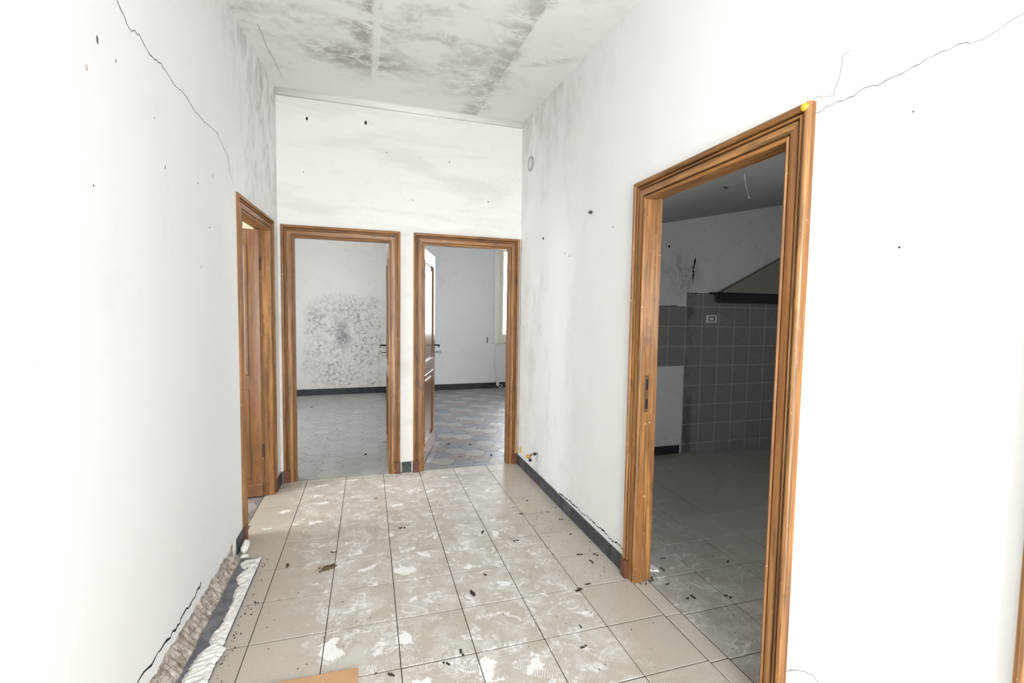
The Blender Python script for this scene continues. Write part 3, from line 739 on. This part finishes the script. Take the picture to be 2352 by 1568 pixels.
# ------------------------------------------------------------------ side room behind the half-open door
hexfield('floor_side_room', -7.0, -.905, -3.0, 4.6, lambda x, y: x > -2.6 and 1.2 < y < 4.2, lambda i, j: ('hex1', 'hex2', 'hex0')[(i * 2 + j) % 3], None)
wall('wall_side_room_left', -3.4, YB, 0, 10.4, [(-.4, 2.4, 2.6, 7.6)], lambda u, d, z: (-7.0 - d, u, z), .4, 'plaster_cream')
struct(boxo('wall_side_room_front', (-7.4, -1.14, -3.4, -3.0, 0, 10.4), 'plaster_cream'))
struct(boxo('wall_side_room_back', (-7.0, -1.14, YB - .10, YB - .005, 0, 10.2), 'plaster_cream'))
struct(boxo('ceiling_side_room', (-7.4, -1.14, -3.4, YB, 9.6, 10.0), 'plaster_cream'))

# ------------------------------------------------------------------ kitchen
YK = 4.20
KT = .665; KX = 11.72; KZ = .30
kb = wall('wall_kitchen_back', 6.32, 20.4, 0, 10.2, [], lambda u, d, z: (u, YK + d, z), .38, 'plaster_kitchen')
struct(boxo('wall_kitchen_right', (20.0, 20.4, -9.4, YK, 0, 10.2), 'plaster_kitchen')); wall('wall_kitchen_front', 6.32, 20.4, 0, 10.2, [(10.0, 12.0, 3.9, 6.1)], lambda u, d, z: (u, -9.0 - d, z), .4, 'plaster_kitchen')  # hole in the unseen front wall is added to let daylight into the kitchen
kz = lambda x: 7.61 + .2 * (x - 10.66)
bm = bmesh.new(); V_ = []
prism(bm, [(6.32, kz(6.32)), (20.4, kz(20.4)), (20.4, kz(20.4) + .5), (6.32, kz(20.4) + .5)], 'y', -9.4, YK + .1); kc = struct(from_bm('ceiling_kitchen', bm, 'plaster_kitchen_ceiling'))
boxo('tile_bed', (KX, 18.0, YK - .010, YK, 0, 5.38), 'grout_pale', kb); boxo('tile_bed', (10.0, KX, YK - .010, YK, 2.96, 4.93), 'grout_pale', kb)
ktc = {}
def ktile(x0, x1, z0, z1):
    key = (round(x1-x0, 3), round(z1-z0, 3))
    if key not in ktc:
        bm = bmesh.new(); w, h = (x1-x0)/2 - .015, (z1-z0)/2 - .009; box(bm, -w, w, -.014, .004, -h, h, .004); o = from_bm('wall_tile', bm, 'ktile', kb); ktc[key] = o.data
    else: o = bpy.data.objects.new('wall_tile', ktc[key]); COL.objects.link(o); o.parent = kb
    o.location = Vector(((x0+x1)/2, YK - .010, (z0+z1)/2)) * U; o.rotation_euler = (R_.uniform(-.006, .006), 0, R_.uniform(-.006, .006))
zrow = [0.0] + [KZ + KT*k for k in range(8)] + [5.38]
for c in range(9):
    for a, b in zip(zrow, zrow[1:]): ktile(KX + c*KT, KX + (c+1)*KT, a, b)
for c in (1, 2):
    for k in range(4, 7): ktile(KX - c*KT, KX - (c-1)*KT, KZ + KT*k, KZ + KT*(k+1))
struct(boxo('baseboard_kitchen', (6.4, 11.62, YK - .05, YK, 0, .28), 'slate_dark'))
mK = lambda a, b, d: (a, YK - .002 - d, b)
ribbon('crack', [(12.02,6.55),(11.98,6.35),(11.94,6.2),(11.97,6.05),(11.93,5.9),(11.96,5.7)], .035, kb, mK, 'hole', seed=21)
ribbon('plaster_gap', [(10.0,4.95),(11.1,4.955),(11.70,4.945)], .012, kb, mK, 'hole', seed=22, taper=False); ribbon('plaster_gap', [(11.72,5.40),(12.2,5.40),(12.9,5.395)], .016, kb, mK, 'hole', seed=23, taper=False)
dot(kb, mK, 10.98, 6.89, .04, .045)
# hood
hd = thing('cooker_hood', 'sloping plaster cooker hood over a dark wooden beam on the tiled kitchen wall', 'cooker hood', (15.5, YK, 5.1))
def local(o, loc): o.location = Vector(loc) * U
hx, hy, hz = 15.5, YK, 5.1
bm = bmesh.new(); box(bm, 12.80-hx, 18.2-hx, -.34, -.22, 0, .30, .01); from_bm('beam', bm, 'black_plastic', hd)
bm = bmesh.new(); box(bm, 12.60-hx, 18.2-hx, -.36, 0, .30, .345, .006); from_bm('shelf', bm, 'black_plastic', hd)
bm = bmesh.new()
pts = [(13.05, 0, .345), (18.2, 0, .345), (18.2, -.33, .345), (12.86, -.33, .345), (17.2, 0, 2.40), (18.2, 0, 2.40), (18.2, -.16, 2.40), (17.07, -.16, 2.40)]
vv = [bm.verts.new((p[0]-hx, p[1], p[2])) for p in pts]
for q in ((0,1,2,3), (4,5,6,7), (0,3,7,4), (3,2,6,7), (2,1,5,6), (1,0,4,5)): bm.faces.new([vv[i] for i in q])
from_bm('canopy', bm, 'plaster_hood', hd)
# socket
so = thing('wall_socket', 'white rectangular power socket on the grey kitchen tiles', 'socket', (12.725, YK - .024, 4.55))
bm = bmesh.new(); box(bm, -.215, .215, -.03, 0, -.13, .13, .012); from_bm('cover_plate', bm, 'white_plastic', so)
bm = bmesh.new(); box(bm, -.12, .13, -.036, -.02, -.085, .085, .006); from_bm('module', bm, 'black_plastic', so)
bm = bmesh.new(); box(bm, -.09, .0, -.042, -.03, -.06, .06, .006); box(bm, .01, .08, -.042, -.03, -.06, .06, .006); from_bm('switch', bm, 'white_plastic', so)
# hook and web under the sloping ceiling
bm = bmesh.new(); hx_, hy_ = 8.04, -1.58
tube(bm, [(hx_ - .02, hy_, kz(hx_) + .03), (hx_ - .02, hy_, kz(hx_) - .01), (hx_ + .02, hy_, kz(hx_) - .03), (hx_ + .07, hy_, kz(hx_) - .015)], .012); tag(from_bm('ceiling_hook', bm, 'iron'), 'small dark iron hook in the sloping kitchen ceiling', 'hook')
bm = bmesh.new()
tube(bm, [(7.48, -2.65, 6.98), (7.53, -2.6, 6.93), (7.57, -2.58, 6.88), (7.62, -2.55, 6.80), (7.67, -2.53, 6.74), (7.71, -2.52, 6.67), (7.74, -2.5, 6.63)], [.002, .009, .003, .003, .002, .002, .010], 6)
tag(from_bm('cobweb_strand', bm, 'web'), 'pale cobweb strand hanging from the sloping kitchen ceiling', 'cobweb')

# ------------------------------------------------------------------ loose things
# torn-off skirting lying on its face, mortar still stuck on
fs = thing('fallen_skirting', 'torn-off slate skirting strip with ragged white mortar lying along the crumbling wall foot', 'skirting board', (-.49, -1.2, 0))
bm = bmesh.new()
P_ = [(-.655, .47), (-.305, .38), (-.305, -2.55), (-.305, -3.6), (-.66, -3.6)]
bm2 = [(x + .49, y + 1.2) for x, y in P_]; prism(bm, bm2, 'z', .006, .045); from_bm('slate_strip', bm, 'slate_back', fs)
bm = bmesh.new(); rr = random.Random(5); n = 120; cols = []
for i in range(n + 1):
    y = .37 - 3.95 * i / n; ph = (y * 2.05) % 1.0
    lob = .13 + .17 * abs(math.sin(PI * ph)) ** .6 * (.55 + .45 * math.sin(y * 2.3 + 1)) + rr.uniform(-.012, .012)
    if y < -2.0: lob = max(lob, .30 + rr.uniform(-.02, .02))
    if y > .33: lob = .02
    xr_ = -.308 + (rr.uniform(0, .012) if y < -1.9 else 0) + (.05 * max(0, math.sin((y + 2.3) * 5)) if -2.45 < y < -2.0 else 0)
    col = []
    for k in range(6):
        f = k / 5; hgt = .045 + (.0 if k in (0, 5) else .022 + rr.uniform(0, .02))
        if k == 5: hgt = .047
        col.append(bm.verts.new((xr_ - lob * f + .49, y + 1.2 + (rr.uniform(-.01, .01) if k else 0), hgt)))
    cols.append(col)
for a, b in zip(cols, cols[1:]):
    for k in range(5): bm.faces.new((a[k], b[k], b[k+1], a[k+1]))
from_bm('mortar', bm, 'mortar', fs)

def lump(name, mat, loc, r, seed, label, cat, group=None, sub=2, flat=(1, 1, 1)):
    bm = bmesh.new(); bmesh.ops.create_icosphere(bm, subdivisions=sub, radius=1); rr = random.Random(seed)
    for v in bm.verts: v.co *= rr.uniform(.72, 1.12)
    zmin = min(v.co.z for v in bm.verts)
    for v in bm.verts: v.co = Vector((v.co.x * r * flat[0], v.co.y * r * flat[1], (v.co.z - zmin) * r * flat[2]))
    return tag(from_bm(name, bm, mat, loc=loc), label, cat, group)
lump('mortar_lump', 'mortar', (-.66, .80, 0), .085, 3, 'long pale mortar lump at the wall foot beside the half-open panelled door', 'mortar', flat=(.8, 2.6, 1.3))
lump('mortar_lump', 'mortar', (-.60, .45, .05), .06, 4, 'small pinkish mortar lump resting on the end of the fallen skirting', 'mortar', flat=(1.2, .9, .7))
# tan board
bm = bmesh.new(); prism(bm, [(-.01, -2.83), (.35, -2.86), (.66, -2.86), (.98, -2.875), (1.2, -2.868), (1.465, -2.88), (1.475, -4.4), (-.01, -4.4)], 'z', .002, .035)
tb = tag(from_bm('tan_board', bm, 'board'), 'flat tan wooden board lying on the grey floor tiles', 'board')
# white scrap by the kitchen jamb
bm = bmesh.new(); prism(bm, [(6.36, -1.66), (6.44, -1.86), (6.62, -1.95), (6.65, -1.88), (6.60, -1.74), (6.48, -1.55)], 'z', .002, .03)
tag(from_bm('plaster_scrap', bm, 'mortar'), 'white triangular plaster scrap on the floor just inside the kitchen doorway', 'plaster scrap')
for i, (x, y, w, h, a) in enumerate([(4.65, 1.80, .07, .04, .6), (4.9, 1.78, .05, .025, .2)]):
    bm = bmesh.new(); prism(bm, [(math.cos(t) * w * R_.uniform(.8, 1.2), math.sin(t) * h * R_.uniform(.8, 1.2)) for t in (2*PI*k/8 for k in range(8))], 'z', .002, .014)
    tag(from_bm('plaster_flake', bm, 'white_paint', loc=(x, y, 0), rz=a), ('larger' if i == 0 else 'smaller') + ' of two thin white plaster flakes on the tiles near the far doorways', 'plaster flake', 'plaster flakes on the corridor floor')

# round cover, nail, valve, foam
rc = thing('round_cover', 'round white cover plate set high on the plaster wall near the ceiling corner', 'cover plate', (XR, 3.76, 8.87))
bm = bmesh.new(); tube(bm, [(-.02, .178 * math.cos(t), .178 * math.sin(t)) for t in (2*PI*k/32 for k in range(33))], .022, 8); from_bm('rim', bm, 'grey_plastic', rc, smooth=True)
bm = bmesh.new(); tube(bm, [(0, 0, 0), (-.02, 0, 0), (-.028, 0, 0)], [.165, .165, .13], 28); from_bm('disc', bm, 'white_plastic', rc)
na = thing('nail', 'bent dark nail sticking out of the white wall left of the kitchen door', 'nail', (XR, .03, 6.76))
bm = bmesh.new(); tube(bm, [(.03, .02, .01), (-.02, -.02, 0), (-.07, -.22, -.035)], .012, 6); from_bm('shank', bm, 'rust', na)
bm = bmesh.new(); tube(bm, [(-.068, -.21, -.034), (-.074, -.24, -.04)], .035, 8); from_bm('head', bm, 'iron', na)
va = thing('pipe_valve', 'chrome pipe valve with orange cap sticking out low on the wall', 'valve', (XR, 2.78, .80))
bm = bmesh.new(); tube(bm, [(.02, 0, .02), (-.012, 0, .02)], .085, 16); from_bm('escutcheon', bm, 'white_plastic', va)
bm = bmesh.new(); tube(bm, [(0, 0, .02), (-.10, 0, .02), (-.19, 0, .015), (-.225, 0, -.03), (-.225, 0, -.13)], [.035, .035, .032, .032, .032], 10); from_bm('elbow', bm, 'steel', va)
bm = bmesh.new(); tube(bm, [(-.225, 0, -.10), (-.225, 0, -.17)], .040, 6); from_bm('nut', bm, 'iron', va)
bm = bmesh.new(); tube(bm, [(-.07, 0, .02), (-.13, 0, .02)], .042, 6); from_bm('nut', bm, 'iron', va)
bm = bmesh.new(); tube(bm, [(-.245, 0, -.03), (-.29, 0, -.03), (-.33, 0, -.025)], [.05, .058, .04], 10); from_bm('cap', bm, 'brass', va)
bm = bmesh.new(); bmesh.ops.create_icosphere(bm, subdivisions=2, radius=1); rr = random.Random(8)
for v in bm.verts: v.co = Vector((v.co.x * .05, v.co.y * .085, v.co.z * .11)) * rr.uniform(.8, 1.12)
tag(from_bm('foam_plug', bm, 'foam', loc=(XR - .01, 4.22, .50)), 'yellow foam plug in the wall corner above the slate skirting', 'foam plug')

# far room details
bm = bmesh.new(); yw = W2(8.58)
tube(bm, [(8.58, yw, 3.12), (8.58, yw - .06, 3.12), (8.58, yw - .07, 2.95), (8.56, yw - .09, 2.84), (8.52, yw - .12, 2.86)], .022, 6)
tag(from_bm('wall_hook', bm, 'iron'), 'small dark hook on the far wall beside the window', 'hook')
cb = thing('cable_socket', 'loose pale cable with a socket hanging on the far wall below the window', 'cable', (9.12, W2(9.1), .35))
bm = bmesh.new(); y_ = -.07
tube(bm, [(.0, y_+.04, 2.30), (-.05, y_, 2.15), (-.06, y_, 1.5), (-.05, y_, .8), (.06, y_, .45), (.18, y_, .1), (.14, y_-.02, -.05)], .012, 6)
tube(bm, [(.2, y_, -.1), (.36, y_-.03, -.16), (.44, y_-.06, -.22), (.36, y_-.1, -.3), (.2, y_-.08, -.28), (.1, y_-.06, -.2)], .022, 6); from_bm('cord', bm, 'cable', cb)
bm = bmesh.new(); box(bm, .04, .20, y_-.06, y_+.07, -.2, .12, .01); from_bm('socket_box', bm, 'white_plastic', cb)

# ------------------------------------------------------------------ debris
def clump_mesh(seed, mat, nm, n=7):
    bm = bmesh.new(); rr = random.Random(seed)
    for k in range(n):
        c = Vector((rr.gauss(0, .03), rr.gauss(0, .016), 0)); r = rr.uniform(.008, .022)
        res = bmesh.ops.create_icosphere(bm, subdivisions=1, radius=1)
        for v in res['verts']: v.co = Vector((v.co.x * r * rr.uniform(.8, 1.6), v.co.y * r * rr.uniform(.8, 1.4), max(-.4, v.co.z) * r * .7 + r * .3)) + c
    return from_bm(nm, bm, mat)
proto = [clump_mesh(s, 'debris', 'dirt_clump', k) for s, k in ((1, 7), (2, 5), (3, 9), (4, 3))]
spots = [(4.98,1.02),(5.34,1.7),(1.75,2.8),(-.1,-.98),(4.98,-2.07),(5.67,-.2),(5.88,1.13),(5.05,.36),(4.47,-.15),(3.91,.36),(3.57,-1.2),(3.24,-1.67),(2.82,-2.95),(2.57,-3.1),(2.29,1.03),(4.6,-2.91),(4.46,-3.3),(5.61,-1.31),
         (1.68,-3.01),(1.87,-3.09),(.95,.35),(.2,.05),(3.2,2.2),(5.75,.5),(5.6,.95),(5.5,-1.0),(5.2,-1.95),(5.8,-1.1)]
kspots = [(6.97,-1.56),(6.54,-2.31),(6.61,-2.77),(6.38,-2.12),(6.72,-2.75),(6.75,-1.9),(7.3,-2.9),(8.1,-2.0),(7.6,-3.4)]
bspots = [(-1.04,14.94),(-.48,14.6),(1.76,14.3),(.89,13.48),(2.33,13.15),(2.14,7.93),(2.05,8.3),(.4,10.2),(-.6,6.1),(1.5,6.6),(.3,5.3)]
rspots = [(5.76,8.97),(4.28,7.11),(4.02,7.2),(5.41,5.53),(6.79,9.87),(5.0,6.9),(4.4,5.6),(5.3,10.6)]
first = [True] * 4
for lst, lab, grp in ((spots, 'dark crumbly dirt clump on the dusty corridor tiles', 'dirt clumps on the corridor floor'), (kspots, 'dark crumbly dirt clump on the kitchen tiles near the doorway', 'dirt clumps on the kitchen floor'),
                      (bspots, 'dark dirt clump on the floor of the room with the mould-stained wall', 'dirt clumps in the mouldy room'), (rspots, 'dark dirt clump on the hexagon tiles of the room with the window', 'dirt clumps in the window room')):
    for i, (x, y) in enumerate(lst):
        k = R_.randrange(4)
        if first[k]: o = proto[k]; first[k] = False
        else: o = bpy.data.objects.new('dirt_clump', proto[k].data); COL.objects.link(o)
        s = R_.uniform(.55, 1.15); o.location = Vector((x, y, .003)) * U; o.rotation_euler[2] = R_.uniform(0, 6.28); o.scale = (s, s, s)
        tag(o, lab, 'dirt', grp)
ll = clump_mesh(11, 'leaf_litter', 'leaf_litter', 26); ll.location = Vector((.90, -.22, .002)) * U; ll.scale = (2.0, 2.2, 1.1); ll.rotation_euler[2] = .7
tag(ll, 'small heap of dried leaf litter on a yellowish floor stain', 'leaf litter')
bm = bmesh.new(); rr = random.Random(3)
def crumb(x, y, r):
    if (x < 1.52 and y < -2.8) or x < -.26 and y < .5 or (6.3 < x < 6.7 and -2 < y < -1.5): return
    res = bmesh.ops.create_cone(bm, cap_ends=True, segments=4, radius1=r, radius2=r * .4, depth=r)
    a = rr.uniform(0, 3); c_, s_ = math.cos(a), math.sin(a); k = rr.uniform(.6, 1.7)
    for v in res['verts']: v.co = Vector((x + (v.co.x * c_ * k - v.co.y * s_), y + (v.co.x * s_ * k + v.co.y * c_), v.co.z + r * .5 + .001))
for i in range(330): crumb(rr.uniform(-.6, 5.9), rr.uniform(-4, 4.5), rr.uniform(.003, .009))
for i in range(150): crumb(rr.uniform(4.8, 5.95), rr.uniform(-2.2, 4.5), rr.uniform(.004, .012))
for i in range(60): crumb(6.25 + rr.gauss(0, .14), -2.0 + rr.gauss(0, .12), rr.uniform(.005, .018))
for i in range(90): crumb(rr.uniform(6.4, 9), rr.uniform(-4, -.5), rr.uniform(.003, .010))
for i in range(150): crumb(rr.uniform(-2.2, 2.4), rr.uniform(5, 17.5), rr.uniform(.004, .016))
for i in range(110): crumb(rr.uniform(3.6, 8), rr.uniform(5, 17.5), rr.uniform(.004, .014))
for i in range(70): crumb(-.25 + abs(rr.gauss(0, .05)), rr.uniform(-3.2, .4), rr.uniform(.004, .012))
o = from_bm('dirt_crumbs', bm, 'debris'); o['kind'] = 'stuff'; o['label'] = 'fine dark crumbs scattered over the floors'; o['category'] = 'dirt'
for f_, k in zip(first, proto):
    if f_: bpy.data.objects.remove(k)
